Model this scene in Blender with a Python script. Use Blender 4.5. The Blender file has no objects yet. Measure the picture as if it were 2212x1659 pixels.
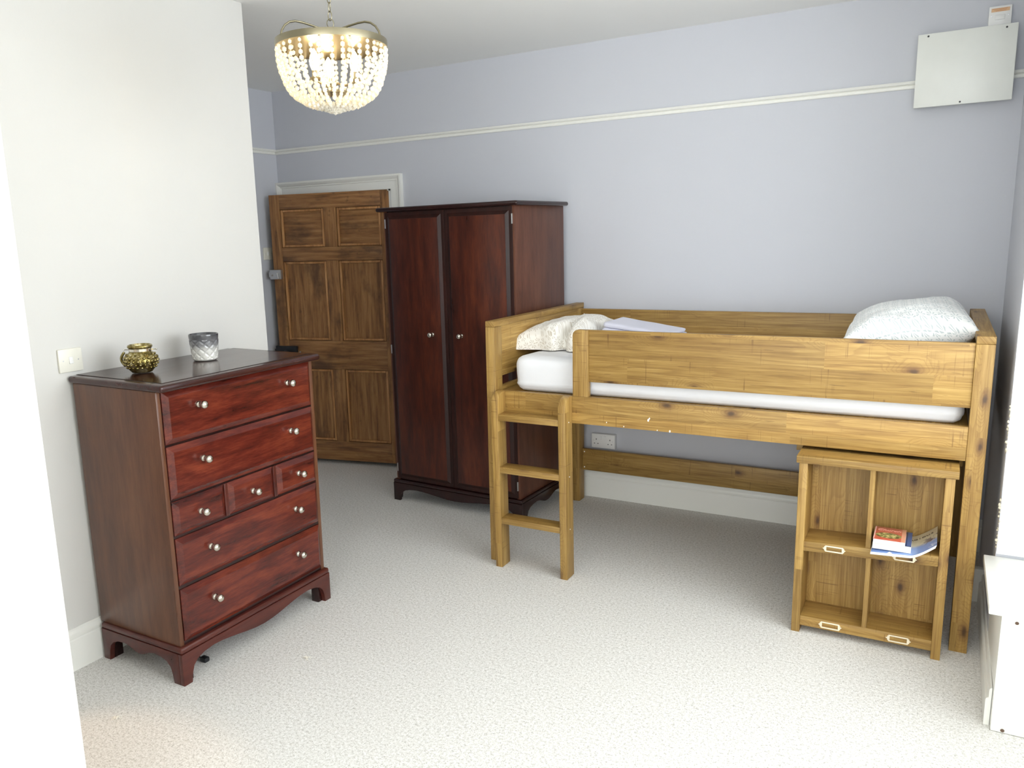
import bpy, bmesh, math, random
from mathutils import Vector, Matrix, noise
random.seed(7)
sc = bpy.context.scene
COL = sc.collection
PI = math.pi

# ------------------------------------------------------------------ camera
cam_d = bpy.data.cameras.new('camera'); cam = bpy.data.objects.new('camera', cam_d); COL.objects.link(cam)
cam_d.sensor_fit = 'HORIZONTAL'; cam_d.sensor_width = 36.0
cam_d.lens = 1730.99 / 2212 * 36.0
cam_d.shift_x = 85.73 / 2212; cam_d.shift_y = 21.23 / 2212
cam_d.clip_start = 0.02; cam_d.clip_end = 60
Rv = Vector((0.863802, 0.503037, -0.028276)); Uv = Vector((-0.071632, 0.178168, 0.981389)); Fv = Vector((-0.498713, 0.845701, -0.189936))
m3 = Matrix((Rv, Uv, -Fv)).transposed()
cam.matrix_world = Matrix.Translation((0.0, -4.432358, 1.5721)) @ m3.to_4x4()
sc.camera = cam

# ------------------------------------------------------------------ world, lights, exposure
w = bpy.data.worlds.new('world'); sc.world = w; w.use_nodes = True
bg = w.node_tree.nodes['Background']; bg.inputs[0].default_value = (0.80, 0.90, 1.0, 1); bg.inputs[1].default_value = 1.0
def area(name, loc, rot, sx, sy, power, color):
    l = bpy.data.lights.new(name, 'AREA'); l.shape = 'RECTANGLE'; l.size = sx; l.size_y = sy; l.energy = power; l.color = color
    o = bpy.data.objects.new(name, l); COL.objects.link(o); o.location = loc; o.rotation_euler = rot
    return o
area('daylight_bay_window', (1.36, -2.55, 1.72), (0, math.radians(117), 0), 1.5, 2.25, 92, (0.93, 0.97, 1.0))
area('daylight_rear_window', (0.0, -6.85, 1.72), (math.radians(98), 0, 0), 2.4, 1.5, 80, (0.95, 0.98, 1.0))
sp = bpy.data.lights.new('warm_patch_spot', 'SPOT'); sp.energy = 18; sp.color = (1.0, 0.62, 0.32); sp.spot_size = math.radians(46); sp.spot_blend = 0.5; sp.shadow_soft_size = 0.03  # added spot with no fitting, makes the warm floor patch; real source unknown
so = bpy.data.objects.new('warm_patch_spot', sp); COL.objects.link(so); so.location = (-2.55, -3.33, 1.35)
so.rotation_euler = (Vector((-2.12, -3.32, 0)) - so.location).to_track_quat('-Z', 'Y').to_euler()
sc.view_settings.view_transform = 'Standard'; sc.view_settings.look = 'None'
sc.view_settings.exposure = 0.12; sc.view_settings.gamma = 1.0; sc.view_settings.use_curve_mapping = False
sc.cycles.use_denoising = True
sc.cycles.max_bounces = 10; sc.cycles.diffuse_bounces = 8

# ------------------------------------------------------------------ materials
def lin(r, g, b):
    f = lambda c: (c / 12.92 if c <= 0.04045 else ((c + 0.055) / 1.055) ** 2.4)
    return (f(r / 255), f(g / 255), f(b / 255), 1)
class NT:
    def __init__(s, name):
        s.m = bpy.data.materials.new(name); s.m.use_nodes = True; s.t = s.m.node_tree; s.n = s.t.nodes; s.l = s.t.links
        s.b = s.n['Principled BSDF']; s.out = s.n['Material Output']
    def node(s, typ, **kw):
        nd = s.n.new(typ)
        for k, v in kw.items(): setattr(nd, k, v)
        return nd
    def set(s, nd, i, v):
        if hasattr(v, 'is_output'): s.l.new(v, nd.inputs[i])
        else: nd.inputs[i].default_value = v
    def math(s, op, a, b=0.0, c=0.0, clamp=False):
        nd = s.node('ShaderNodeMath', operation=op, use_clamp=clamp)
        s.set(nd, 0, a); s.set(nd, 1, b)
        if op in ('MULTIPLY_ADD', 'SMOOTH_MIN', 'COMPARE', 'WRAP'): s.set(nd, 2, c)
        return nd.outputs[0]
    def vmath(s, op, a, b=None):
        nd = s.node('ShaderNodeVectorMath', operation=op); s.set(nd, 0, a)
        if b is not None: s.set(nd, 1, b)
        return nd.outputs[0]
    def mix(s, f, a, b, blend='MIX'):
        nd = s.node('ShaderNodeMix', data_type='RGBA', blend_type=blend)
        s.set(nd, 0, f); s.set(nd, 6, a); s.set(nd, 7, b)
        return nd.outputs[2]
    def noise(s, vec, scale, detail=4.0, rough=0.55, dist=0.0):
        nd = s.node('ShaderNodeTexNoise'); s.set(nd, 'Vector', vec); nd.inputs['Scale'].default_value = scale
        nd.inputs['Detail'].default_value = detail; nd.inputs['Roughness'].default_value = rough; nd.inputs['Distortion'].default_value = dist
        return nd.outputs[0]
    def ramp(s, f, stops):
        nd = s.node('ShaderNodeValToRGB'); s.set(nd, 0, f); e = nd.color_ramp.elements
        e[0].position, e[0].color = stops[0]; e[1].position, e[1].color = stops[-1]
        for p, c in stops[1:-1]:
            q = e.new(p); q.color = c
        return nd.outputs[0]
    def smooth(s, x, a, b):
        nd = s.node('ShaderNodeMapRange', interpolation_type='SMOOTHSTEP'); s.set(nd, 0, x); nd.inputs[1].default_value = a; nd.inputs[2].default_value = b
        return nd.outputs[0]
    def obj(s, rnd=True):
        tc = s.node('ShaderNodeTexCoord').outputs['Object']
        if not rnd: return tc
        oi = s.node('ShaderNodeObjectInfo').outputs['Random']
        k = s.node('ShaderNodeCombineXYZ'); s.set(k, 0, s.math('MULTIPLY', oi, 37.0)); s.set(k, 1, s.math('MULTIPLY', oi, 91.0)); s.set(k, 2, s.math('MULTIPLY', oi, 53.0))
        return s.vmath('ADD', tc, k.outputs[0])
    def bump(s, h, strength, dist):
        nd = s.node('ShaderNodeBump'); s.set(nd, 'Height', h); nd.inputs['Strength'].default_value = strength; nd.inputs['Distance'].default_value = dist
        s.l.new(nd.outputs[0], s.b.inputs['Normal'])
    def fin(s, col, rough=0.5, **kw):
        s.set(s.b, 'Base Color', col); s.set(s.b, 'Roughness', rough)
        for k, v in kw.items(): s.set(s.b, k.replace('_', ' '), v)
        return s.m
def plain(name, rgb, rough=0.5, **kw):
    t = NT(name); v = t.obj()
    n = t.noise(v, 9.0, 3.0)
    c = lin(*rgb); d = tuple(x * 0.90 for x in c[:3]) + (1,)
    return t.fin(t.mix(n, c, d), rough, **kw)
def paint(name, rgb, bump=0.12, rough=0.75):
    t = NT(name); v = t.obj(False)
    n = t.noise(v, 1.3, 3.0); c = lin(*rgb); d = tuple(x * 0.965 for x in c[:3]) + (1,)
    f = t.noise(v, 140.0, 3.0, 0.6)
    t.bump(f, bump, 0.002)
    return t.fin(t.mix(n, c, d), rough)
AX = {'x': 0, 'y': 1, 'z': 2}
def aniso(t, v, axis, along, across):
    k = [across] * 3; k[AX[axis]] = along
    return t.vmath('MULTIPLY', v, tuple(k))
def pine(axis):
    t = NT('pine_' + axis); v = t.obj()
    sep = t.node('ShaderNodeSeparateXYZ'); t.set(sep, 0, v)
    g = sep.outputs[AX[axis]]; oth = [sep.outputs[i] for i in range(3) if i != AX[axis]]
    acr = t.math('ADD', oth[0], t.math('MULTIPLY', oth[1], 0.85))
    strip = t.math('FLOOR', t.math('DIVIDE', acr, 0.088))          # printed lamination strips
    wn0 = t.node('ShaderNodeTexWhiteNoise', noise_dimensions='1D'); t.set(wn0, 'W', strip)
    seg = t.math('FLOOR', t.math('DIVIDE', t.math('ADD', g, wn0.outputs[0]), 1.15))
    wn = t.node('ShaderNodeTexWhiteNoise', noise_dimensions='2D'); cv = t.node('ShaderNodeCombineXYZ'); t.set(cv, 0, strip); t.set(cv, 1, seg); t.set(wn, 'Vector', cv.outputs[0])
    rnd = wn.outputs[0]
    def P(al, ac):
        k = t.node('ShaderNodeCombineXYZ'); t.set(k, 0, t.math('MULTIPLY', t.math('ADD', g, t.math('MULTIPLY', rnd, 11.0)), al)); t.set(k, 1, t.math('MULTIPLY', acr, ac)); t.set(k, 2, t.math('MULTIPLY', rnd, 17.0))
        return k.outputs[0]
    vk = t.node('ShaderNodeTexVoronoi', voronoi_dimensions='2D', feature='F1'); t.set(vk, 'Vector', P(4.2, 9.0)); vk.inputs['Scale'].default_value = 1.0; vk.inputs['Randomness'].default_value = 0.85
    kd = t.math('ADD', vk.outputs['Distance'], t.math('MULTIPLY', t.math('SUBTRACT', t.noise(P(30, 30), 1.0, 2.0), 0.5), 0.10)); ks = t.node('ShaderNodeSeparateXYZ'); t.set(ks, 0, vk.outputs['Color'])
    kon = t.smooth(ks.outputs[0], 0.74, 0.78)
    warp = t.math('MULTIPLY', t.math('SUBTRACT', 1.0, t.smooth(kd, 0.0, 0.55)), kon)
    low = t.noise(P(0.55, 10.0), 1.0, 2.0, 0.45)
    ringx = t.math('ADD', t.math('MULTIPLY', low, 7.0), t.math('MULTIPLY', warp, 2.6))
    ring = t.math('FRACT', t.math('MULTIPLY', ringx, 2.6))
    ring = t.math('MULTIPLY', t.smooth(ring, 0.45, 0.92), t.math('SUBTRACT', 1.0, t.smooth(ring, 0.93, 1.0)))
    fine = t.noise(P(5.0, 210.0), 1.0, 3.0, 0.7)
    streak = t.noise(P(2.2, 60.0), 1.0, 4.0, 0.6)
    blotch = t.noise(P(5.0, 9.0), 1.0, 3.0, 0.55)
    saw = t.smooth(t.noise(P(150.0, 4.0), 1.0, 2.0, 0.5), 0.60, 0.70)
    sawm = t.smooth(t.noise(P(8.0, 6.0), 1.0, 2.0), 0.50, 0.60)
    dash = t.smooth(t.noise(P(14.0, 190.0), 1.0, 1.0), 0.72, 0.78)
    f = t.math('ADD', t.math('MULTIPLY', streak, 0.42), t.math('ADD', t.math('MULTIPLY', fine, 0.44), t.math('MULTIPLY', blotch, 0.14)))
    c = t.ramp(f, [(0.30, lin(112, 82, 36)), (0.44, lin(144, 111, 55)), (0.56, lin(166, 133, 72)), (0.70, lin(188, 156, 94))])
    c = t.mix(t.math('MULTIPLY', ring, 0.30), c, lin(112, 76, 34))
    c = t.mix(t.math('MULTIPLY', t.math('MULTIPLY', saw, sawm), 0.55), c, lin(98, 66, 32))
    c = t.mix(t.math('MULTIPLY', dash, 0.5), c, lin(88, 58, 28))
    kn = t.math('MULTIPLY', t.math('SUBTRACT', 1.0, t.smooth(kd, 0.06, 0.24)), kon)
    c = t.mix(t.math('MULTIPLY', kn, 0.62), c, lin(96, 62, 32))
    kc = t.math('MULTIPLY', t.math('SUBTRACT', 1.0, t.smooth(kd, 0.02, 0.10)), kon)
    c = t.mix(t.math('MULTIPLY', kc, 0.8), c, lin(56, 36, 22))
    hs = t.node('ShaderNodeHueSaturation'); t.set(hs, 'Color', c); t.set(hs, 'Value', t.math('MULTIPLY_ADD', rnd, 0.30, 0.86)); hs.inputs['Saturation'].default_value = 1.0
    t.bump(t.math('SUBTRACT', fine, t.math('MULTIPLY', kn, 0.4)), 0.08, 0.002)
    return t.fin(hs.outputs[0], 0.48)
PINE = {a: pine(a) for a in 'xyz'}
def mahogany(name, axis, dark, mid, light, rough=0.22, spec=0.5):
    t = NT(name); v = t.obj()
    lo = t.noise(aniso(t, v, axis, 2.2, 13.0), 1.0, 4.0, 0.6, 0.5)
    st = t.noise(aniso(t, v, axis, 4.5, 32.0), 1.0, 4.0, 0.6, 0.4)
    fi = t.noise(aniso(t, v, axis, 22.0, 260.0), 1.0, 2.0, 0.6)
    f = t.math('ADD', t.math('MULTIPLY', lo, 0.45), t.math('ADD', t.math('MULTIPLY', st, 0.38), t.math('MULTIPLY', fi, 0.17)))
    c = t.ramp(f, [(0.36, lin(*dark)), (0.50, lin(*mid)), (0.66, lin(*light))])
    t.bump(fi, 0.03, 0.001)
    r = t.math('MULTIPLY_ADD', lo, 0.12, rough - 0.06)
    return t.fin(c, r, Specular_IOR_Level=spec)
MAH_DRAWER = mahogany('mahogany_drawer', 'y', (44, 15, 11), (88, 31, 21), (124, 54, 34))
MAH_SIDE = mahogany('mahogany_side', 'z', (78, 47, 32), (97, 61, 41), (114, 74, 48), 0.30)
MAH_TOP = mahogany('mahogany_top', 'y', (44, 22, 20), (56, 28, 24), (68, 34, 28), 0.16)
MAH_PLINTH = mahogany('mahogany_plinth', 'y', (56, 22, 18), (76, 32, 25), (92, 42, 32), 0.30)
MAH_DOOR = mahogany('mahogany_wardrobe', 'z', (40, 15, 10), (68, 28, 17), (94, 44, 24), 0.30, 0.4)
MAH_WSIDE = mahogany('mahogany_wardrobe_side', 'z', (70, 38, 25), (90, 53, 37), (106, 66, 47), 0.40, 0.4)
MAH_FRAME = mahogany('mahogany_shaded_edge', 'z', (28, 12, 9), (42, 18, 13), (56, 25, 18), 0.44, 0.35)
MAH_DARK = mahogany('mahogany_edge', 'z', (24, 9, 8), (36, 13, 12), (48, 18, 15), 0.24)
def old_door(axis):
    t = NT('stained_pine_' + axis); v = t.obj()
    st = t.noise(aniso(t, v, axis, 3.0, 42.0), 1.0, 5.0, 0.65, 0.3)
    bl = t.noise(aniso(t, v, axis, 3.2, 7.0), 1.0, 4.0, 0.6)
    c = t.ramp(st, [(0.30, lin(98, 64, 36)), (0.5, lin(146, 102, 60)), (0.70, lin(172, 128, 80))])
    c = t.mix(t.math('MULTIPLY', t.smooth(bl, 0.50, 0.72), 0.80), c, lin(78, 52, 34))
    c = t.mix(t.math('MULTIPLY', t.smooth(t.noise(v, 24.0, 3.0), 0.62, 0.75), 0.4), c, lin(62, 42, 28))
    t.bump(st, 0.12, 0.002)
    return t.fin(c, 0.5)
DOORW = {a: old_door(a) for a in 'xz'}
MOULD = mahogany('stained_pine_moulding', 'z', (120, 78, 42), (172, 122, 74), (204, 156, 104), 0.45)  # lightened in the colour so panel edges show where frontal light shades them weakly
CHROME = plain('polished_nickel', (214, 208, 196), 0.14, Metallic=1.0)
STEEL = plain('brushed_steel', (214, 215, 216), 0.42, Metallic=1.0)
BRASS = plain('pale_brass', (150, 142, 118), 0.32, Metallic=0.9)
BLACKM = plain('black_japanned_metal', (26, 28, 32), 0.4)
DARK = plain('dark_void', (14, 12, 12), 0.8)
WHITEP = plain('white_plastic', (240, 240, 238), 0.35)
CREAMP = plain('cream_plastic', (236, 234, 222), 0.35)
GLOSSW = paint('white_gloss_paint', (236, 236, 230), 0.04, 0.32)
WALLB = paint('lilac_grey_wall_paint', (201, 203, 210))
WALLC = paint('warm_white_wall_paint', (217, 216, 212))
WALLW = paint('bounce_white_paint', (246, 246, 243))  # brighter white for the unseen bay and rear walls, added to bounce more daylight
CEILP = paint('ceiling_paint', (240, 240, 237))
PLASTER = NT('bare_plaster')
def _pl():
    t = PLASTER; v = t.obj(False); n = t.smooth(t.noise(v, 9.0, 5.0, 0.6), 0.45, 0.62)
    c = t.mix(n, lin(236, 236, 238), lin(205, 214, 230)); t.bump(t.noise(v, 30.0, 4.0), 0.25, 0.004)
    return t.fin(c, 0.8)
PLASTER = _pl()
def carpet():
    t = NT('wool_carpet'); v = t.obj(False)
    a = t.noise(v, 210.0, 3.0, 0.7); b = t.noise(v, 95.0, 3.0, 0.6); l = t.noise(v, 2.2, 3.0)
    c = t.ramp(t.math('ADD', t.math('MULTIPLY', a, 0.6), t.math('MULTIPLY', b, 0.4)), [(0.33, lin(146, 143, 136)), (0.47, lin(214, 212, 207)), (0.60, lin(240, 239, 237))])
    c = t.mix(t.math('MULTIPLY', t.smooth(t.noise(v, 75.0, 2.0), 0.70, 0.76), 0.6), c, lin(128, 122, 114))
    c = t.mix(t.math('MULTIPLY', l, 0.25), c, lin(206, 203, 195))
    t.bump(t.math('ADD', a, b), 0.45, 0.0022)
    return t.fin(c, 0.95, Specular_IOR_Level=0.1)
CARPET = carpet()
def cloth(name, rgb, scale=900.0):
    t = NT(name); v = t.obj(); n = t.noise(v, scale, 2.0); wv = t.noise(v, 6.0, 4.0)
    c = lin(*rgb); d = tuple(x * 0.88 for x in c[:3]) + (1,)
    t.bump(t.math('ADD', t.math('MULTIPLY', n, 0.4), wv), 0.25, 0.006)
    return t.fin(t.mix(wv, c, d), 0.9, Specular_IOR_Level=0.15, Sheen_Weight=0.2)
SHEET = cloth('white_cotton_sheet', (232, 233, 236))
TOWEL = cloth('lavender_towelling', (216, 216, 230), 350.0)
def daisy(name, base, ink):
    t = NT(name); v = t.obj()
    cell = 0.034
    sep = t.node('ShaderNodeSeparateXYZ'); t.set(sep, 0, v)
    xx = t.math('DIVIDE', t.math('ADD', sep.outputs[0], t.math('MULTIPLY', sep.outputs[2], 0.55)), cell); yy = t.math('DIVIDE', t.math('ADD', sep.outputs[1], t.math('MULTIPLY', sep.outputs[2], -0.75)), cell)
    fx = t.math('SUBTRACT', t.math('FRACT', xx), 0.5); fy = t.math('SUBTRACT', t.math('FRACT', yy), 0.5)
    r = t.math('SQRT', t.math('ADD', t.math('MULTIPLY', fx, fx), t.math('MULTIPLY', fy, fy)))
    th = t.math('ARCTAN2', fy, fx)
    pet = t.smooth(t.math('COSINE', t.math('MULTIPLY', th, 8.0)), 0.15, 0.65)
    msk = t.math('MULTIPLY', t.math('MULTIPLY', pet, t.smooth(r, 0.10, 0.14)), t.math('SUBTRACT', 1.0, t.smooth(r, 0.42, 0.47)))
    wv = t.noise(v, 7.0, 4.0)
    c = t.mix(t.math('MULTIPLY', msk, 0.8), lin(*base), lin(*ink))
    t.bump(wv, 0.3, 0.01)
    return t.fin(c, 0.9, Specular_IOR_Level=0.15, Sheen_Weight=0.2)
PILLOW_A = daisy('daisy_print_cotton_warm', (236, 233, 226), (190, 180, 164))
PILLOW_B = daisy('daisy_print_cotton_cool', (236, 237, 236), (176, 188, 190))
def beadmat():
    t = NT('milky_glass_bead'); d = t.node('ShaderNodeBsdfDiffuse'); d.inputs[0].default_value = lin(244, 242, 234)
    tr = t.node('ShaderNodeBsdfTranslucent'); tr.inputs[0].default_value = lin(250, 244, 228)
    gl = t.node('ShaderNodeBsdfGlossy'); gl.inputs['Roughness'].default_value = 0.15
    m1 = t.node('ShaderNodeMixShader'); m1.inputs[0].default_value = 0.55; t.l.new(d.outputs[0], m1.inputs[1]); t.l.new(tr.outputs[0], m1.inputs[2])
    m2 = t.node('ShaderNodeMixShader'); m2.inputs[0].default_value = 0.08; t.l.new(m1.outputs[0], m2.inputs[1]); t.l.new(gl.outputs[0], m2.inputs[2])
    t.l.new(m2.outputs[0], t.out.inputs[0]); return t.m
BEAD = beadmat()
BULB = NT('lit_bulb'); BULB.b.inputs['Emission Color'].default_value = (1.0, 0.76, 0.45, 1); BULB.b.inputs['Emission Strength'].default_value = 62.0; BULB = BULB.m
def glass(name, col, rough=0.05):
    t = NT(name); return t.fin(lin(*col), rough, Transmission_Weight=1.0, IOR=1.45)
PANE = glass('window_glass', (250, 252, 255), 0.0)
def mercury():
    t = NT('gold_mercury_glass'); v = t.obj(); n = t.noise(v, 45.0, 4.0, 0.65)
    c = t.ramp(n, [(0.35, lin(84, 72, 34)), (0.52, lin(150, 134, 76)), (0.68, lin(216, 206, 168))])
    return t.fin(c, t.math('MULTIPLY_ADD', n, 0.25, 0.08), Metallic=0.85)
MERC = mercury()
def ombre():
    t = NT('smoke_to_white_ombre_glass'); v = t.obj(False); sep = t.node('ShaderNodeSeparateXYZ'); t.set(sep, 0, v)
    c = t.ramp(t.math('DIVIDE', sep.outputs[2], 0.105), [(0.0, lin(232, 230, 222)), (0.42, lin(206, 205, 200)), (0.62, lin(128, 128, 130)), (1.0, lin(62, 63, 68))])
    return t.fin(c, 0.14, Specular_IOR_Level=0.6, Coat_Weight=0.4)
OMBRE = ombre()

# ------------------------------------------------------------------ mesh helpers
class MB:
    def __init__(s, org=(0, 0, 0)):
        s.bm = bmesh.new(); s.o = Vector(org)
    def _v(s, p): return s.bm.verts.new(Vector(p) - s.o)
    def hexa(s, P, bev=0.0, seg=2):
        vs = [s._v(p) for p in P]
        fs = [s.bm.faces.new([vs[i] for i in q]) for q in ((0, 3, 2, 1), (4, 5, 6, 7), (0, 1, 5, 4), (1, 2, 6, 5), (2, 3, 7, 6), (3, 0, 4, 7))]
        if bev > 0:
            es = list({e for f in fs for e in f.edges})
            bmesh.ops.bevel(s.bm, geom=es, offset=bev, segments=seg, profile=0.5, affect='EDGES', clamp_overlap=True)
        return s
    def box(s, x0, x1, y0, y1, z0, z1, bev=0.0, seg=2):
        return s.hexa([(x0, y0, z0), (x1, y0, z0), (x1, y1, z0), (x0, y1, z0), (x0, y0, z1), (x1, y0, z1), (x1, y1, z1), (x0, y1, z1)], bev, seg)
    def prism(s, pts, axis, a, b, bev=0.0):
        mp = {'x': lambda u, v, t: (t, u, v), 'y': lambda u, v, t: (u, t, v), 'z': lambda u, v, t: (u, v, t)}[axis]
        A = [s._v(mp(u, v, a)) for u, v in pts]; B = [s._v(mp(u, v, b)) for u, v in pts]; n = len(pts); fs = []
        fs.append(s.bm.faces.new(A[::-1])); fs.append(s.bm.faces.new(B))
        for i in range(n):
            j = (i + 1) % n; fs.append(s.bm.faces.new([A[i], A[j], B[j], B[i]]))
        if bev > 0:
            es = list({e for f in fs[:2] for e in f.edges})
            bmesh.ops.bevel(s.bm, geom=es, offset=bev, segments=2, profile=0.5, affect='EDGES', clamp_overlap=True)
        bmesh.ops.recalc_face_normals(s.bm, faces=[f for f in s.bm.faces])
        return s
    def lathe(s, prof, n=24, c=(0, 0, 0), axis='z', fn=None):
        rows = []
        for r, h in prof:
            row = []
            for i in range(n):
                a = 2 * PI * i / n; rr = r if fn is None else fn(r, h, a)
                u, v = rr * math.cos(a), rr * math.sin(a)
                p = {'z': (u, v, h), 'x': (h, u, v), 'y': (u, h, v)}[axis]
                row.append(s._v(Vector(p) + Vector(c)))
            rows.append(row)
        for k in range(len(rows) - 1):
            for i in range(n):
                j = (i + 1) % n; s.bm.faces.new([rows[k][i], rows[k][j], rows[k + 1][j], rows[k + 1][i]])
        for row in (rows[0], rows[-1]):
            if len(row) > 2: s.bm.faces.new(row)
        bmesh.ops.recalc_face_normals(s.bm, faces=list(s.bm.faces))
        return s
    def tube(s, path, r, n=8, closed=False):
        P = [Vector(p) for p in path]; rows = []; m = len(P); up = Vector((0, 0, 1)); last = None
        for i in range(m):
            a = P[(i - 1) % m] if (closed or i > 0) else P[i]; b = P[(i + 1) % m] if (closed or i < m - 1) else P[i]
            t = (b - a).normalized()
            if last is None:
                ref = up if abs(t.z) < 0.9 else Vector((1, 0, 0)); nx = t.cross(ref).normalized()
            else:
                nx = (last - t * last.dot(t)).normalized()
            last = nx; ny = t.cross(nx)
            rr = r[i] if isinstance(r, (list, tuple)) else r
            rows.append([s._v(P[i] + nx * (rr * math.cos(2 * PI * k / n)) + ny * (rr * math.sin(2 * PI * k / n))) for k in range(n)])
        R = m if closed else m - 1
        for i in range(R):
            A, B = rows[i], rows[(i + 1) % m]
            for k in range(n):
                j = (k + 1) % n; s.bm.faces.new([A[k], A[j], B[j], B[k]])
        if not closed:
            s.bm.faces.new(rows[0]); s.bm.faces.new(rows[-1])
        bmesh.ops.recalc_face_normals(s.bm, faces=list(s.bm.faces))
        return s
    def ball(s, c, r, sub=1, sc=(1, 1, 1)):
        ret = bmesh.ops.create_icosphere(s.bm, subdivisions=sub, radius=r)
        for v in ret['verts']:
            v.co = Vector((v.co.x * sc[0], v.co.y * sc[1], v.co.z * sc[2])) + Vector(c) - s.o
        return s
    def raised(s, y0, y1, z0, z1, x0, x1, ch):
        """fielded front facing +x: slab x0..x1 whose front edges are chamfered by ch"""
        b = [(x0, y0, z0), (x0, y1, z0), (x0, y1, z1), (x0, y0, z1)]
        xm = x0 + (x1 - x0) * 0.35
        mid = [(xm, y0, z0), (xm, y1, z0), (xm, y1, z1), (xm, y0, z1)]
        f = [(x1, y0 + ch, z0 + ch), (x1, y1 - ch, z0 + ch), (x1, y1 - ch, z1 - ch), (x1, y0 + ch, z1 - ch)]
        L = [[s._v(p) for p in q] for q in (b, mid, f)]
        s.bm.faces.new(L[0][::-1]); s.bm.faces.new(L[2])
        for k in range(2):
            for i in range(4):
                j = (i + 1) % 4; s.bm.faces.new([L[k][i], L[k][j], L[k + 1][j], L[k + 1][i]])
        bmesh.ops.recalc_face_normals(s.bm, faces=list(s.bm.faces))
        return s
    def fin(s, name, mat, parent=None, smooth=35, sub=0):
        me = bpy.data.meshes.new(name); s.bm.to_mesh(me); s.bm.free()
        me.materials.append(mat)
        if smooth:
            for p in me.polygons: p.use_smooth = True
            me.set_sharp_from_angle(angle=math.radians(smooth))
        o = bpy.data.objects.new(name, me); COL.objects.link(o)
        if parent: o.parent = parent
        if sub:
            md = o.modifiers.new('smooth', 'SUBSURF'); md.levels = sub; md.render_levels = sub
        return o
def thing(name, label, cat, loc=(0, 0, 0), rot=None, group=None):
    o = bpy.data.objects.new(name, None); COL.objects.link(o); o.empty_display_size = 0.1
    if rot is None: o.location = loc
    else: o.matrix_world = Matrix.Translation(loc) @ rot.to_4x4()
    tag(o, label, cat, group); return o
def tag(o, label, cat, group=None):
    o['label'] = label; o['category'] = cat
    if group: o['group'] = group
    return o
def struct(o):
    o['kind'] = 'structure'; return o
def copy_part(o, parent, loc=None, rotz=None):
    c = o.copy(); COL.objects.link(c); c.parent = parent
    if loc is not None: c.location = loc
    if rotz is not None: c.rotation_euler = (0, 0, rotz)
    for k in o.children:
        copy_part(k, c)
    return c
def rot_cols(a, b, c):
    a = Vector(a).normalized(); b = (Vector(b) - a * Vector(b).dot(a)).normalized(); c = a.cross(b)
    return Matrix((a, b, c)).transposed()
_txt = [0]
def text_mesh(name, body, size, mat, parent, M, shear=0.0, depth=0.0003):
    cu = bpy.data.curves.new('text', 'FONT'); cu.body = body; cu.size = size; cu.shear = shear; cu.extrude = depth; cu.align_x = 'CENTER'; cu.align_y = 'CENTER'
    t = bpy.data.objects.new('text', cu); COL.objects.link(t)
    dg = bpy.context.evaluated_depsgraph_get(); me = bpy.data.meshes.new_from_object(t.evaluated_get(dg)); bpy.data.objects.remove(t)
    me.materials.clear(); me.materials.append(mat); o = bpy.data.objects.new(name, me); COL.objects.link(o); o.parent = parent; o.matrix_local = M
    return o

# ------------------------------------------------------------------ the room
ZC = 2.623; XR = 0.2435; XRB = 0.226; YB = -1.2; XL = -4.182; XC = -2.766; YC = -1.647
XP, YP = -1.735, -3.405      # near pier corner
YE = -6.9; XBAY = 1.45
struct(MB().box(XL - 0.2, 1.7, YE - 0.2, 1.3, -0.12, 0).fin('floor', CARPET))
struct(MB().box(XL - 0.2, 1.7, YE - 0.2, 1.3, ZC, ZC + 0.1).fin('ceiling', CEILP))
DX0, DX1, DZ = -4.128, -3.197, 1.912
wb = MB()
wb.box(XL - 0.2, DX0, 0, 0.14, 0, ZC); wb.box(DX1, XR + 0.3, 0, 0.14, 0, ZC); wb.box(DX0, DX1, 0, 0.14, DZ, ZC)
struct(wb.fin('wall_back', WALLB))
hall = MB(); hall.box(XL - 0.2, DX1 + 0.5, 1.15, 1.25, 0, ZC); hall.box(XL - 0.2, XL - 0.1, 0.14, 1.15, 0, ZC); hall.box(DX1 + 0.4, DX1 + 0.5, 0.14, 1.15, 0, ZC)
struct(hall.fin('wall_hall', WALLC))
struct(MB().box(XL - 0.2, XL, YC, 0, 0, ZC).fin('wall_left', WALLB))
struct(MB().box(XL - 0.2, XC, YP, YC, 0, ZC, 0.004).fin('wall_chimney', WALLC))
struct(MB().box(XL - 0.2, XP, YE, YP, 0, ZC, 0.006).fin('wall_pier', WALLC))
# right wall up to the bay, slightly out of square
struct(MB().hexa([(XRB, YB, 0), (XRB + 0.5, YB, 0), (XR + 0.5, 0, 0), (XR, 0, 0), (XRB, YB, ZC), (XRB + 0.5, YB, ZC), (XR + 0.5, 0, ZC), (XR, 0, ZC)]).fin('wall_right', WALLB))
pl = struct(MB().box(XRB + 0.001, XBAY, YB - 0.012, YB, 0.43, ZC).fin('wall_reveal', PLASTER))
# crumbling plaster edge
pe = MB()
for i in range(26):
    z = 0.45 + 0.014 * i + random.uniform(0, .008) + (0.16 if i > 12 else 0)
    pe.ball((XRB + 0.002 + random.uniform(-.004, .003), YB - 0.008 + random.uniform(-.006, .006), z), random.uniform(.003, .008), 1, (1, 1, random.uniform(.8, 1.6)))
pe_o = pe.fin('plaster_crumb', plain('crumbled_plaster', (206, 200, 180), 0.9), pl); pe_o['kind'] = 'stuff'
wbay = MB(); WY0, WY1, WZ0, WZ1 = -3.72, -1.40, 0.92, 2.52
wbay.box(XBAY, XBAY + 0.2, WY1, YB + 0.01, 0, ZC); wbay.box(XBAY, XBAY + 0.2, YE, WY0, 0, ZC); wbay.box(XBAY, XBAY + 0.2, WY0, WY1, 0, WZ0); wbay.box(XBAY, XBAY + 0.2, WY0, WY1, WZ1, ZC)
struct(wbay.fin('wall_bay', WALLW))
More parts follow.
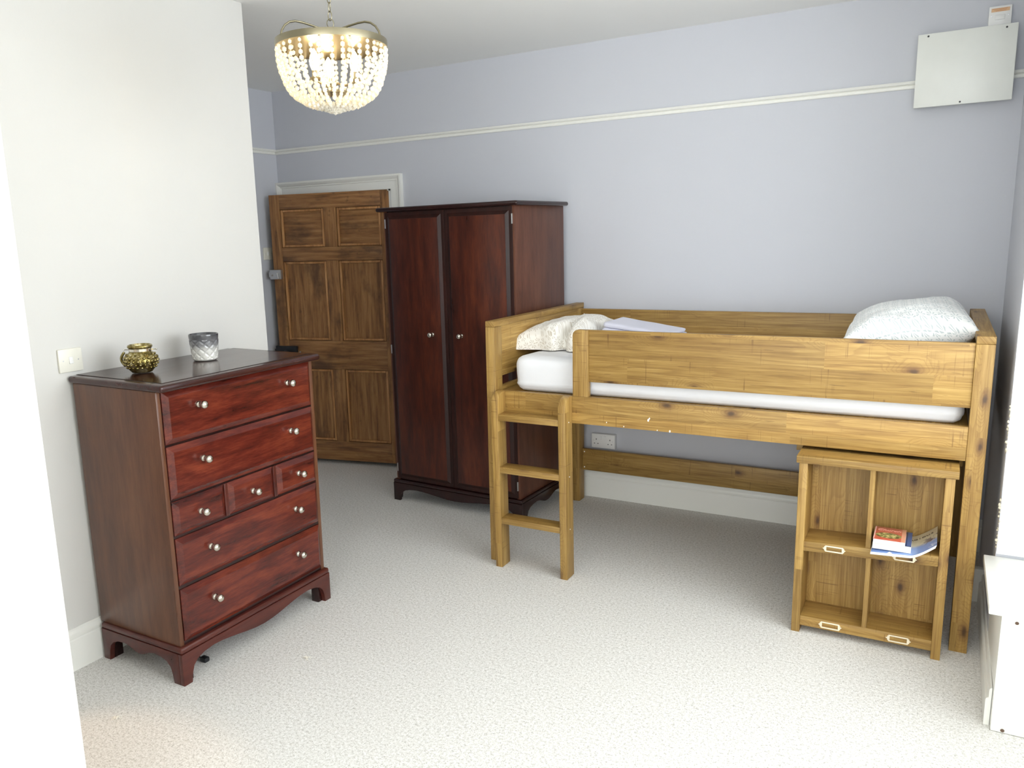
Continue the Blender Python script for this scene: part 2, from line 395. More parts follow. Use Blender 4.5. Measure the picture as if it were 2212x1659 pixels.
wre = MB(); RX0, RX1, RZ0, RZ1 = -1.25, 1.25, 0.92, 2.52
wre.box(XP, RX0, YE - 0.2, YE, 0, ZC); wre.box(RX1, 1.66, YE - 0.2, YE, 0, ZC); wre.box(RX0, RX1, YE - 0.2, YE, 0, RZ0); wre.box(RX0, RX1, YE - 0.2, YE, RZ1, ZC)
struct(wre.fin('wall_rear', WALLW))
# windows (out of the picture, they are where the daylight comes from)
w1 = MB(); x = XBAY + 0.06
for a, b in ((WY0, WY0 + 0.07), (WY1 - 0.07, WY1), (-2.595, -2.525)): w1.box(x, x + 0.06, a, b, WZ0, WZ1, 0.004)
for a, b in ((WZ0, WZ0 + 0.08), (WZ1 - 0.07, WZ1), (1.70, 1.76)): w1.box(x, x + 0.06, WY0, WY1, a, b, 0.004)
w1o = struct(w1.fin('window_1', GLOSSW)); MB().box(x + 0.025, x + 0.031, WY0 + 0.05, WY1 - 0.05, WZ0 + 0.05, WZ1 - 0.05).fin('pane', PANE, w1o)
w2 = MB(); y = YE - 0.12
for a, b in ((RX0, RX0 + 0.07), (RX1 - 0.07, RX1), (-0.035, 0.035)): w2.box(a, b, y, y + 0.06, RZ0, RZ1, 0.004)
for a, b in ((RZ0, RZ0 + 0.08), (RZ1 - 0.07, RZ1), (1.70, 1.76)): w2.box(RX0, RX1, y, y + 0.06, a, b, 0.004)
w2o = struct(w2.fin('window_2', GLOSSW)); MB().box(RX0 + 0.05, RX1 - 0.05, y + 0.025, y + 0.031, RZ0 + 0.05, RZ1 - 0.05).fin('pane', PANE, w2o)

# skirting boards: profile (depth, height)
SK = [(0, 0), (0.016, 0), (0.016, 0.118), (0.0155, 0.120), (0.0125, 0.124), (0.014, 0.129), (0.0145, 0.136), (0.012, 0.146), (0.007, 0.153), (0.006, 0.158), (0.003, 0.162), (0, 0.162)]
def skirt(name, p0, p1, nrm, prof=SK):
    """board along p0->p1 (floor points on the wall), nrm = into the room"""
    m = MB(); A = []; B = []
    for d, h in prof:
        A.append(m._v((p0[0] + nrm[0] * d, p0[1] + nrm[1] * d, h))); B.append(m._v((p1[0] + nrm[0] * d, p1[1] + nrm[1] * d, h)))
    n = len(prof); m.bm.faces.new(A); m.bm.faces.new(B[::-1])
    for i in range(n):
        j = (i + 1) % n; m.bm.faces.new([A[i], B[i], B[j], A[j]])
    bmesh.ops.recalc_face_normals(m.bm, faces=list(m.bm.faces))
    return struct(m.fin(name, GLOSSW, None, 25))
skirt('baseboard_back', (-3.09, 0), (XR, 0), (0, -1))
skirt('baseboard_chimney', (XC, YP), (XC, YC), (1, 0))
skirt('baseboard_left', (XL, YC), (XL, 0), (1, 0))
SK2 = [(0, 0), (0.016, 0), (0.016, 0.088), (0.013, 0.093), (0.008, 0.096), (0.008, 0.122), (0.005, 0.128), (0, 0.128)]
skirt('baseboard_right', (0.243 - 0.0095, -0.64), (0.2245, -1.625), (-1, 0), SK2)
struct(MB().box(0.188, 0.2335, -0.64, -0.60, 0, 0.145, 0.002).fin('trim_4', GLOSSW))
# picture rail
PR = [(0, 0), (0.010, 0), (0.012, 0.004), (0.012, 0.013), (0.008, 0.016), (0.013, 0.019), (0.020, 0.021), (0.023, 0.027), (0.020, 0.033), (0.010, 0.0345), (0, 0.0345)]
ZR = 2.197
def rail(name, p0, p1, nrm):
    return skirt(name, p0, p1, nrm, [(d, h + ZR) for d, h in PR])
rail('trim_1', (XL, 0), (-0.170, 0), (0, -1)); rail('trim_2', (0.186, 0), (XR, 0), (0, -1)); rail('trim_3', (XL, YC), (XL, -0.02), (1, 0))

# door frame (architrave with stepped moulding)
AR = [(0, 0), (0.012, 0), (0.012, 0.050), (0.016, 0.054), (0.014, 0.060), (0.024, 0.070), (0.030, 0.080), (0.030, 0.092), (0, 0.092)]  # (proud, out from opening)
fr = MB()
def arch_path():
    xl, xr, zt = DX0 + 0.036, DX1 + 0.012, DZ - 0.002
    rows = []
    for d, o in AR:
        rows.append([fr._v((max(xl - o, XL + 0.001), -d, 0)), fr._v((max(xl - o, XL + 0.001), -d, zt + o)), fr._v((xr + o, -d, zt + o)), fr._v((xr + o, -d, 0))])
    n = len(rows)
    for i in range(n):
        j = (i + 1) % n
        for k in range(3): fr.bm.faces.new([rows[i][k], rows[i][k + 1], rows[j][k + 1], rows[j][k]])
    fr.bm.faces.new([r[0] for r in rows]); fr.bm.faces.new([r[3] for r in rows])
    bmesh.ops.recalc_face_normals(fr.bm, faces=list(fr.bm.faces))
arch_path()
tr5 = struct(fr.fin('trim_5', GLOSSW, None, 25))
jb = MB(); jb.box(DX1 - 0.014, DX1, 0.0, 0.14, 0, DZ); jb.box(DX0, DX0 + 0.014, 0.0, 0.14, 0, DZ); jb.box(DX0, DX1, 0.0, 0.14, DZ - 0.012, DZ)
jb.fin('jamb_lining', GLOSSW, tr5)

# ------------------------------------------------------------------ the old door (hinged on the right, standing ajar)
dr = math.radians(11.84)
door = bpy.data.objects.new('door_1', None); COL.objects.link(door); struct(door)
door['label'] = 'old stained six-panel pine door standing ajar beside the wardrobe'
# local: +x from the hinge towards the free edge, -y... face towards the room is y<0
door.matrix_world = Matrix.Translation((-3.2002, 0.0043, 0)) @ rot_cols((-math.cos(dr), -math.sin(dr), 0), (math.sin(dr), -math.cos(dr), 0), (0, 0, 1)).to_4x4()
DW, DH, T = 0.925, 1.908, 0.036   # local y: 0 = room face, -T behind
fb = 0.0
def dbox(name, x0, x1, z0, z1, ax): return MB().box(x0, x1, -T, 0, z0, z1, 0.0015).fin(name, DOORW[ax], door)
dbox('stile', 0.0, 0.078, 0.029, DH, 'z'); dbox('stile', 0.846, DW, 0.029, DH, 'z')
for a, b in ((0.029, 0.168), (0.694, 0.895), (1.452, 1.545), (1.808, DH)): dbox('rail', 0.078, 0.846, a, b, 'x')
for a, b in ((0.168, 0.694), (0.895, 1.452), (1.545, 1.808)): dbox('muntin', 0.412, 0.505, a, b, 'z')
for (a, b, ax) in ((0.168, 0.694, 'z'), (0.895, 1.452, 'z'), (1.545, 1.808, 'x')):
    for x0, x1 in ((0.078, 0.412), (0.505, 0.846)):
        MB().box(x0, x1, -0.026, -0.0165, a, b).fin('door_panel', DOORW[ax], door)
        md = MB()   # moulding round the panel
        q = 0.020; g = 0.0035
        for (u0, u1, v0, v1) in ((x0 + g, x0 + q, a + g, b - g), (x1 - q, x1 - g, a + g, b - g), (x0 + q, x1 - q, a + g, a + q), (x0 + q, x1 - q, b - q, b - g)):
            md.box(u0, u1, -0.017, -0.0015, v0, v1, 0.006)
        md.fin('moulding', MOULD, door)
lt = MB().box(0.853, 0.945, 0.0, 0.028, 1.330, 1.396, 0.004).fin('night_latch', STEEL, door); lt['label'] = 'chrome night latch'
MB().tube([(0.876, 0.028, 1.372), (0.876, 0.04, 1.372), (0.866, 0.042, 1.335)], [0.007, 0.007, 0.006], 8).fin('latch_lever', STEEL, lt)
MB().lathe([(0.001, 0.028), (0.007, 0.028), (0.006, 0.034), (0.001, 0.035)], 12, (0.922, 0, 1.358), 'y').fin('button', CHROME, lt)
MB().box(0.945, 0.955, 0.004, 0.022, 1.345, 1.38, 0.002).fin('bolt', STEEL, lt)
lk = MB().box(0.772, 0.941, 0.0, 0.026, 0.760, 0.856, 0.004).fin('rim_lock', BLACKM, door); lk['label'] = 'black rim lock'
MB().lathe([(0.001, 0.026), (0.014, 0.026), (0.010, 0.034), (0.010, 0.044), (0.022, 0.050), (0.027, 0.060), (0.024, 0.072), (0.012, 0.079), (0.001, 0.080)], 18, (0.835, 0, 0.806), 'y').fin('knob', BLACKM, lk)
MB().box(0.941, 0.953, 0.004, 0.018, 0.815, 0.835, 0.002).fin('bolt', BLACKM, lk)
MB().lathe([(0.001, 0), (0.006, 0), (0.005, 0.005), (0.001, 0.006)], 10, (0.757, 0, 0.812), 'y').fin('escutcheon', STEEL, door)
hg = MB().tube([(0.0, 0.006, 1.62), (0.0, 0.006, 1.72)], 0.007, 8).fin('hinge', BLACKM, door)

# ------------------------------------------------------------------ knobs used on chest and wardrobe
KNOB = [(0.0005, 0), (0.0125, 0), (0.0125, 0.004), (0.009, 0.007), (0.0065, 0.011), (0.0075, 0.014), (0.0125, 0.020), (0.0150, 0.026), (0.0150, 0.031), (0.0130, 0.036), (0.008, 0.040), (0.0005, 0.0415)]
def knob(parent, p, axis='x', sgn=1):
    prof = [(r, h * sgn) for r, h in KNOB]
    return MB().lathe(prof, 20, p, axis).fin('knob', CHROME, parent, 50)

# ------------------------------------------------------------------ chest of drawers (against the chimney wall)
ct, cr = 0.0073, 0.005
chest = thing('chest_of_drawers', 'dark mahogany seven-drawer chest with small silver knobs against the white wall', 'chest', (-2.77, -2.27, 0), rot_cols((1, cr, -ct), (-cr, 1, 0), (ct, 0, 1)))
X = lambda v: v + 2.77
Y = lambda v: v + 2.27
xf = X(-2.3013); xb = X(-2.7518); yn = Y(-2.6527); yf = Y(-1.8818); yno = yn - 0.020; yfo = yf + 0.004
PH = 0.150; SB = 1.092; ST = 1.118
# carcass
MB().box(xb, xf, yno, yn - 0.002, PH, SB, 0.0015).fin('side_panel', MAH_SIDE, chest)
MB().box(xb, xf, yf - 0.014, yfo, PH, SB, 0.0015).fin('side_panel', MAH_SIDE, chest)
MB().box(xb, xb + 0.012, yn, yf - 0.015, PH, SB).fin('back_panel', MAH_DARK, chest)
MB().box(xb + 0.012, xf - 0.002, yn - 0.002, yf - 0.014, PH, SB - 0.001).fin('carcass_core', MAH_DARK, chest)
# top with bull-nosed edge
tp = MB(); sx0, sx1, sy0, sy1 = X(-2.7705), X(-2.2626), Y(-2.6674) - 0.012, Y(-1.8686) + 0.004
tp.box(sx0, sx1, sy0, sy1, SB, ST, 0.010, 4)
tp.fin('top', MAH_TOP, chest)
il = MB(); q = 0.034; e = 0.0045; z0, z1 = ST - 0.001, ST + 0.0006
for (a, b, c, d) in ((sx0 + 0.004, sx1 - q, sy0 + q, sy0 + q + e), (sx0 + 0.004, sx1 - q, sy1 - q - e, sy1 - q), (sx1 - q - e, sx1 - q, sy0 + q + e, sy1 - q - e)): il.box(a, b, c, d, z0, z1)
il.fin('inlay_line', DARK, chest)
MB().box(sx0 + 0.004, sx1 - q - e, sy0 + q + e, sy1 - q - e, ST - 0.002, ST + 0.0016).fin('top_field', MAH_TOP, chest)
# plinth boards with shaped aprons
def apron(L, H, ft, zarc, zmid, zf=0.0):
    """outline (u,z) of a bracket-footed apron of length L"""
    half = []
    half += [(0, zf), (ft * 0.62, zf), (ft * 0.66, zarc * 0.40), (ft * 0.80, zarc * 0.66), (ft * 1.15, zarc * 0.86), (ft * 1.7, zarc * 0.97), (ft * 2.4, zarc)]
    for k in range(1, 7):
        t = k / 6; u = ft * 2.4 + (L / 2 - ft * 2.4) * t; z = zarc + (zmid - zarc) * (3 * t * t - 2 * t ** 3); half.append((u, z))
    oth = [(L - u, z) for u, z in half[:-1]][::-1]
    return half + oth + [(L, H), (0, H)]
px0, px1, py0, py1 = X(-2.7408), X(-2.2979) + 0.012, Y(-2.6712) - 0.012, Y(-1.8661) + 0.004
pb = 0.126
fl_ = MB(); fl_.prism([(py0 + u, z) for u, z in apron(py1 - py0, pb, 0.062, 0.100, 0.068)], 'x', px1 - 0.020, px1, 0.002); fl_.fin('front_apron', MAH_PLINTH, chest)
for ya, yb_ in ((py0, py0 + 0.020), (py1 - 0.020, py1)):
    MB().prism([(px0 + u, z) for u, z in apron(px1 - px0 - 0.0205, pb, 0.056, 0.098, 0.072)], 'y', ya, yb_, 0.002).fin('side_apron', MAH_PLINTH, chest)
for yy in (py0 + 0.0205, py1 - 0.0605):
    MB().box(px1 - 0.060, px1 - 0.0205, yy, yy + 0.040, 0.0, pb, 0.003).fin('foot_block', MAH_DARK, chest)
for ya in (py0 + 0.0205, py1 - 0.060): MB().box(px0, px0 + 0.035, ya, ya + 0.0395, 0, pb, 0.002).fin('foot_block', MAH_DARK, chest)
pm = MB(); pm.box(px0, px1, py0, py1, pb, PH, 0.008, 3); pm.fin('plinth_moulding', MAH_PLINTH, chest)
# drawers
def drawer(u0, u1, z0, z1, knobs):
    d = MB().raised(yn + u0, yn + u1, z0, z1, xf - 0.004, xf + 0.014, 0.021).fin('drawer', MAH_DRAWER, chest, 20)
    for ku, kz in knobs: knob(d, (xf + 0.014, yn + ku, kz))
UL = 0.753
drawer(0.001, UL, 0.902, 1.089, ((0.148, 1.022), (0.606, 1.022)))
drawer(0.001, UL, 0.702, 0.893, ((0.148, 0.821), (0.608, 0.821)))
drawer(0.001, 0.238, 0.567, 0.694, ((0.116, 0.630),)); drawer(0.258, 0.497, 0.567, 0.694, ((0.376, 0.630),)); drawer(0.519, UL, 0.567, 0.694, ((0.638, 0.630),))
drawer(0.001, UL, 0.379, 0.556, ((0.146, 0.483),  (0.606, 0.483)))
drawer(0.001, UL, 0.166, 0.364, ((0.143, 0.283), (0.603, 0.284)))
for u in (0.2395, 0.4985):
    MB().box(xf - 0.002, xf + 0.006, yn + u, yn + u + 0.017, 0.5665, 0.6945, 0.001).fin('divider', MAH_PLINTH, chest)
# gold mercury-glass lantern jar
vz = 1.1205
vase = thing('lantern_jar', 'bobbled gold mercury-glass lantern jar on the chest, nearest the light switch', 'jar', (-2.555, -2.512, vz))
prof = [(0.030, 0.0), (0.036, 0.001), (0.040, 0.006), (0.050, 0.018), (0.057, 0.032), (0.0585, 0.044), (0.055, 0.058), (0.047, 0.070), (0.040, 0.076), (0.0385, 0.080), (0.0385, 0.088), (0.043, 0.092), (0.0445, 0.097), (0.042, 0.102), (0.038, 0.103), (0.035, 0.098), (0.034, 0.080), (0.048, 0.060), (0.05, 0.03), (0.030, 0.006)]
vb = MB().lathe(prof, 40).fin('glass_body', MERC, vase, 50)
bb = MB()
for k, (zz, rr, n) in enumerate(((0.020, 0.0515, 20), (0.032, 0.0575, 22), (0.044, 0.0585, 22), (0.056, 0.0560, 20), (0.067, 0.0500, 18))):
    for i in range(n):
        a = 2 * PI * (i + 0.5 * (k % 2)) / n; bb.ball((rr * math.cos(a), rr * math.sin(a), zz), 0.0062 if k in (2, 3) else 0.0045, 1)
bo = bb.fin('bobble', MERC, vase, 60); bo['kind'] = 'stuff'
MB().lathe([(0.0388, 0.0785), (0.0400, 0.079), (0.0400, 0.0885), (0.0388, 0.089)], 32).fin('neck_band', CHROME, vase)
vd = Vector((0.864, 0.503, 0)).normalized()
for sgn in (-1, 1):
    a = vd * (0.040 * sgn); b = vd * (0.060 * sgn)
    MB().tube([(a.x, a.y, 0.084), (b.x, b.y, 0.0845)], 0.0018, 6).ball((b.x, b.y, 0.0845), 0.0035, 1).fin('pin', CHROME, vase)
hp = []
for k in range(12):
    t = k / 11; r = 0.0625 + 0.011 * math.sin(PI * t); p = vd * (-r); hp.append((p.x, p.y, 0.072 - 0.046 * t))
hm = MB().tube(hp, 0.0045, 8)
for p in hp[::1]: hm.ball(p, 0.006, 1)
hm.fin('handle', MERC, vase, 60)
# ombre tumbler
cup = thing('candle_tumbler', 'grey-to-white quilted glass tumbler standing on the chest', 'tumbler', (-2.575, -2.195, vz))
def quilt(r, h, a):
    if h < 0.008 or h > 0.083 or r < 0.045: return r
    u = a * 9 / (2 * PI); v = h / 0.0335
    d1 = abs(((u + v) % 1) - 0.5); d2 = abs(((u - v) % 1) - 0.5)
    k = min(0.5 - d1, 0.5 - d2)
    return r - 0.0038 + 0.0050 * min(1, k / 0.16) ** 0.6
cp = [(0.0005, 0.0), (0.044, 0.0), (0.047, 0.003)] + [(0.0485 + 0.0095 * (z / 0.1) ** 0.9, z) for z in [0.006 + 0.0026 * i for i in range(32)]] + [(0.0578, 0.091), (0.0585, 0.100), (0.0580, 0.105), (0.0560, 0.1055), (0.0545, 0.103), (0.046, 0.012), (0.0005, 0.009)]
MB().lathe(cp, 108, fn=quilt).fin('glass_body', OMBRE, cup, 60)
# light switch on the chimney wall
lsw = thing('light_switch', 'cream single-rocker light switch on the white wall beside the chest', 'switch', (XC, -2.659, 1.175))
MB().box(0, 0.010, -0.047, 0.047, -0.043, 0.043, 0.003).fin('plate', CREAMP, lsw)
MB().hexa([(0.010, -0.0075, -0.013), (0.0145, -0.0075, -0.012), (0.0145, 0.0075, -0.012), (0.010, 0.0075, -0.013), (0.010, -0.0075, 0.013), (0.0118, -0.0075, 0.0125), (0.0118, 0.0075, 0.0125), (0.010, 0.0075, 0.013)], 0.0007).fin('rocker', WHITEP, lsw)
for s in (-1, 1): MB().lathe([(0.0005, 0.0098), (0.0028, 0.0098), (0.0026, 0.0105), (0.0005, 0.0106)], 10, (0, s * 0.030, 0), 'x').fin('screw', STEEL, lsw)
# switch on the alcove wall, half behind the door
as_ = thing('wall_switch', 'grey-white wall switch half hidden behind the free edge of the door', 'switch', (XL, -0.160, 1.509))
MB().box(0, 0.010, -0.043, 0.043, -0.043, 0.043, 0.003).fin('plate', CREAMP, as_)
MB().box(0.010, 0.013, -0.007, 0.007, -0.012, 0.012, 0.001).fin('rocker', WHITEP, as_)
for s in (-1, 1): MB().lathe([(0.0005, 0.0098), (0.0028, 0.0098), (0.0026, 0.0105), (0.0005, 0.0106)], 10, (0, s * 0.030, 0), 'x').fin('screw', STEEL, as_)

# ------------------------------------------------------------------ wardrobe
wr = math.radians(-3.0686); wc, ws = math.cos(wr), math.sin(wr); wtf = 0.0083
# local axes: +x to the right end (so u = -x), +y towards the wall, +z up ; origin = front right bottom corner
ward = thing('wardrobe', 'tall dark mahogany two-door wardrobe between the door and the bed', 'wardrobe', (-1.9561, -0.6168, 0), rot_cols((wc, ws, 0), (-ws, wc, wtf), (0, -wtf, 1)))
WW, WD, WH, WPH = 0.8762, 0.560, 1.737, 0.133
MB().box(-0.022, 0, 0.0, WD, WPH, WH, 0.001).fin('side_panel', MAH_WSIDE, ward)
MB().box(-WW, -WW + 0.022, 0.0, WD, WPH, WH, 0.001).fin('side_panel', MAH_WSIDE, ward)
MB().box(-WW + 0.022, -0.022, WD - 0.012, WD, WPH, WH).fin('back_panel', MAH_DARK, ward)
MB().box(-WW + 0.022, -0.022, 0.006, 0.020, WPH, WH).fin('inner_face', MAH_DARK, ward)
MB().box(-WW - 0.034, 0.034, -0.034, WD + 0.002, WH, WH + 0.024, 0.011, 4).fin('cornice_top', MAH_DARK, ward)
def wdoor(x0, x1, hinge_side):
    d = MB(); z0, z1 = 0.138, 1.733; ch = 0.038
    d.box(x0, x1, -0.004, 0.006, z0, z1, 0.0012)
    b = [(x0 + 0.020, -0.004, z0 + 0.020), (x1 - 0.020, -0.004, z0 + 0.020), (x1 - 0.020, -0.004, z1 - 0.020), (x0 + 0.020, -0.004, z1 - 0.020)]
    f = [(x0 + ch, -0.0135, z0 + ch), (x1 - ch, -0.0135, z0 + ch), (x1 - ch, -0.0135, z1 - ch), (x0 + ch, -0.0135, z1 - ch)]
    B = [d._v(p) for p in b]; G = [d._v(p) for p in f]; d.bm.faces.new(G)
    for i in range(4):
        j = (i + 1) % 4; d.bm.faces.new([B[i], B[j], G[j], G[i]])
    bmesh.ops.recalc_face_normals(d.bm, faces=list(d.bm.faces))
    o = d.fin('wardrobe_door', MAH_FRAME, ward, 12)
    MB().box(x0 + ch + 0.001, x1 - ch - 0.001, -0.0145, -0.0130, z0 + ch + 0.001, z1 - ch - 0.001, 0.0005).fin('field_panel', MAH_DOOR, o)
    for zz in (0.21, 0.94, 1.67):
        xx = x0 + 0.001 if hinge_side < 0 else x1 - 0.001
        MB().box(xx - 0.003, xx + 0.003, -0.008, 0.004, zz - 0.026, zz + 0.026, 0.001).fin('hinge', STEEL, o)
    return o
SEAM = -0.447
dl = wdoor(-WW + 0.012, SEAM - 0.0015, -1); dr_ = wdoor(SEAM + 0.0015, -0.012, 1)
knob(dl, (-0.549, -0.0145, 1.041), 'y', -1); knob(dr_, (-0.349, -0.0145, 1.041), 'y', -1)
wx0, wx1 = -WW - 0.018, 0.016
wa = MB().prism([(wx0 + u, z) for u, z in apron(wx1 - wx0, 0.112, 0.072, 0.082, 0.058)], 'y', -0.018, 0.002, 0.002).fin('front_apron', MAH_DARK, ward)
for xa in (wx0, wx1 - 0.020): MB().prism([(0.0025 + u, z) for u, z in apron(WD - 0.0025, 0.112, 0.066, 0.080, 0.050, 0.0)], 'x', xa, xa + 0.020, 0.002).fin('side_apron', MAH_DARK, ward)
MB().box(wx0, wx1, -0.018, WD, 0.112, WPH, 0.007, 3).fin('plinth_moulding', MAH_DARK, ward)

# ------------------------------------------------------------------ mid-sleeper bed
bx0, bx1, by0, by1, bh = -1.854, 0.171, -1.151, -0.058, 1.189
O = (bx0, by0, 0)
bed = thing('cabin_bed', 'raised pine-effect single cabin bed with guard rail along the lilac wall', 'bed', O)
lw, rw = 0.048, 0.0585; cap = 0.028
def bb_(name, x0, x1, y0, y1, z0, z1, ax, bev=0.002): return MB(O).box(x0, x1, y0, y1, z0, z1, bev).fin(name, PINE[ax], bed)
for xa, xb_ in ((bx0, bx0 + lw), (bx1 - rw, bx1)):
    bb_('post', xa, xb_, by0, by0 + 0.072, 0, bh - cap, 'z'); bb_('post', xa, xb_, by1 - 0.076, by1, 0, bh - cap, 'z')
    bb_('end_cap', xa, xb_, by0, by1, bh - cap + 0.0006, bh, 'y')
    bb_('end_panel', xa + 0.008, xb_ - 0.006, by0 + 0.072, by1 - 0.076, 0.920, bh - cap, 'y')
    bb_('end_rail', xa + 0.010, xb_ - 0.008, by0 + 0.072, by1 - 0.076, 0.737, 0.868, 'y')
fx0, fx1 = bx0 + lw, bx1 - rw
bb_('side_rail', fx0, fx1, -1.148, -1.122, 0.737, 0.862, 'x')
# guard rail: post with a rounded shoulder, then the board
gp = [(-1.411, 0.8625), (-1.336, 0.8625), (-1.336, 1.1632), (-1.385, 1.1632)] + [(-1.385 - 0.026 * math.sin(a), 1.1372 + 0.026 * math.cos(a)) for a in (0.3, 0.6, 0.9, 1.2, PI / 2)]
MB(O).prism(gp, 'y', -1.150, -1.122, 0.002).fin('guard_post', PINE['z'], bed)
bb_('guard_board', -1.336, fx1, -1.144, -1.122, 0.931, 1.1632, 'x')
bb_('back_rail', fx0, fx1, -0.0885, -0.064, 0.93, 1.1554, 'x')
bb_('lower_rail', fx0, fx1, -0.0885, -0.064, 0.187, 0.3176, 'x')
bb_('slat_base', fx0, fx1, -1.120, -0.092, 0.836, 0.852, 'y')
bb_('desk_board', -0.470, 0.108, -1.058, -0.62, 0.693, 0.7355, 'x')
for xx, zz in ((fx0 + 0.014, 0.300), (fx0 + 0.014, 0.205), (fx0 + 0.014, 1.125)):
    MB(O).lathe([(0.0004, -0.0885), (0.004, -0.0885), (0.0035, -0.0905), (0.0004, -0.0907)], 8, (xx, 0, zz), 'y').fin('bolt_head', WHITEP, bed)
ch = MB(O)     # chips where the foil has flaked white
for px_, pz_, r_ in ((-1.060, 0.782, 0.006), (-1.250, 0.755, 0.003), (-1.170, 0.744, 0.003), (-0.965, 0.742, 0.005), (-1.055, 0.790, 0.004), (-1.02, 0.741, .003)):
    ch.ball((px_, -1.148, pz_), r_, 1, (0.8, 0.10, 1.2))
ch.fin('foil_chip', plain('chipped_white_core', (244, 240, 230), 0.8), bed)['kind'] = 'stuff'

# mattress with fitted sheet
mat_t = thing('mattress', 'single mattress in a tight white fitted sheet on the cabin bed', 'mattress', (-0.82, -0.60, 0.853))
m = MB(); a, b, h = 0.918, 0.497, 0.168
def rbox(m, hx, hy, hz, r, nx, ny, nz, z0=0, fn=None):
    """rounded box surface from a subdivided cube"""
    bm = bmesh.new(); bmesh.ops.create_grid(bm, x_segments=1, y_segments=1, size=1); bm.free()
    def grid(nu, nv, f):
        G = [[m._v(f(i / nu, j / nv)) for j in range(nv + 1)] for i in range(nu + 1)]
        for i in range(nu):
            for j in range(nv): m.bm.faces.new([G[i][j], G[i + 1][j], G[i + 1][j + 1], G[i][j + 1]])
    def P(x, y, z):
        p = Vector((x, y, z)); c = Vector((max(-hx + r, min(hx - r, x)), max(-hy + r, min(hy - r, y)), max(r, min(2 * hz - r, z)) ))
        d = p - c
        if d.length > 1e-9: p = c + d.normalized() * r
        if fn: p = fn(p)
        return (p.x, p.y, p.z + z0)
    L = lambda t, n: -n + 2 * n * t
    for s in (-1, 1):
        grid(nx, ny, lambda u, v: P(L(u, hx), L(v, hy), 0 if s < 0 else 2 * hz))
        grid(nx, nz, lambda u, v: P(L(u, hx), s * hy, 2 * hz * v))
        grid(ny, nz, lambda u, v: P(s * hx, L(u, hy), 2 * hz * v))
    bmesh.ops.remove_doubles(m.bm, verts=list(m.bm.verts), dist=1e-5)
    bmesh.ops.recalc_face_normals(m.bm, faces=list(m.bm.faces))
def mwr(p):
    k = noise.noise(Vector((p.x * 2.4, p.y * 2.4, p.z * 9))) * 0.004
    fold = 0.0025 * math.sin(p.z * 190 + 3 * noise.noise(Vector((p.x * 2, p.y * 2, 0)))) * max(0, 1 - abs(p.z - 0.035) / 0.035)
    d = Vector((p.x / a if abs(p.x) > a * .96 else 0, p.y / b if abs(p.y) > b * .9 else 0, 0))
    q = Vector(p) + d * (fold + k); q.z += k * (1 if p.z > .1 else 0)
    return q
rbox(m, a, b, h / 2, 0.045, 60, 24, 14, 0, mwr)
m.fin('fitted_sheet', SHEET, mat_t, 60)

# pillows
def pillow(m, L, Wd, H, n=40, seed=0, droop=0.0, wr_=1.0):
    def pt(u, v, s):
        e = (max(0, 1 - abs(u) ** 2.6) ** 0.5) * (max(0, 1 - abs(v) ** 2.6) ** 0.5)
        # pinch the sides a little, keep the corners
        x = u * L / 2 * (1 - 0.07 * (1 - abs(v) ** 2)* abs(u)); y = v * Wd / 2 * (1 - 0.09 * (1 - abs(u) ** 2) * abs(v))
        z = s * H / 2 * e ** 0.85
        k = noise.noise(Vector((x * 9 + seed, y * 9, s * 3))) * 0.014 + noise.noise(Vector((x * 24 + seed, y * 24, s))) * 0.0065
        edge = max(abs(u), abs(v)); k *= wr_ * (0.5 + 0.8 * edge) * min(1.0, e * 1.6)
        return (x, y, z + k)
    for s in (1, -1):
        G = [[m._v(pt(-1 + 2 * i / n, -1 + 2 * j / n, s)) for j in range(n + 1)] for i in range(n + 1)]
        for i in range(n):
            for j in range(n): m.bm.faces.new([G[i][j], G[i + 1][j], G[i + 1][j + 1], G[i][j + 1]])
    bmesh.ops.remove_doubles(m.bm, verts=list(m.bm.verts), dist=0.0012)
    bmesh.ops.recalc_face_normals(m.bm, faces=list(m.bm.faces))
# right-hand pillow, plump, against the end panel
pr_ = thing('pillow', 'plump white daisy-print pillow at the right end of the cabin bed', 'pillow', (-0.118, -0.635, 1.152), group='pillows on the cabin bed', rot=(Matrix.Rotation(math.radians(2), 3, 'Z') @ Matrix.Rotation(math.radians(-9), 3, 'Y')).to_3x3())
m = MB(); pillow(m, 0.47, 0.72, 0.232, 48, 3.1); m.fin('pillowcase', PILLOW_B, pr_, 70)
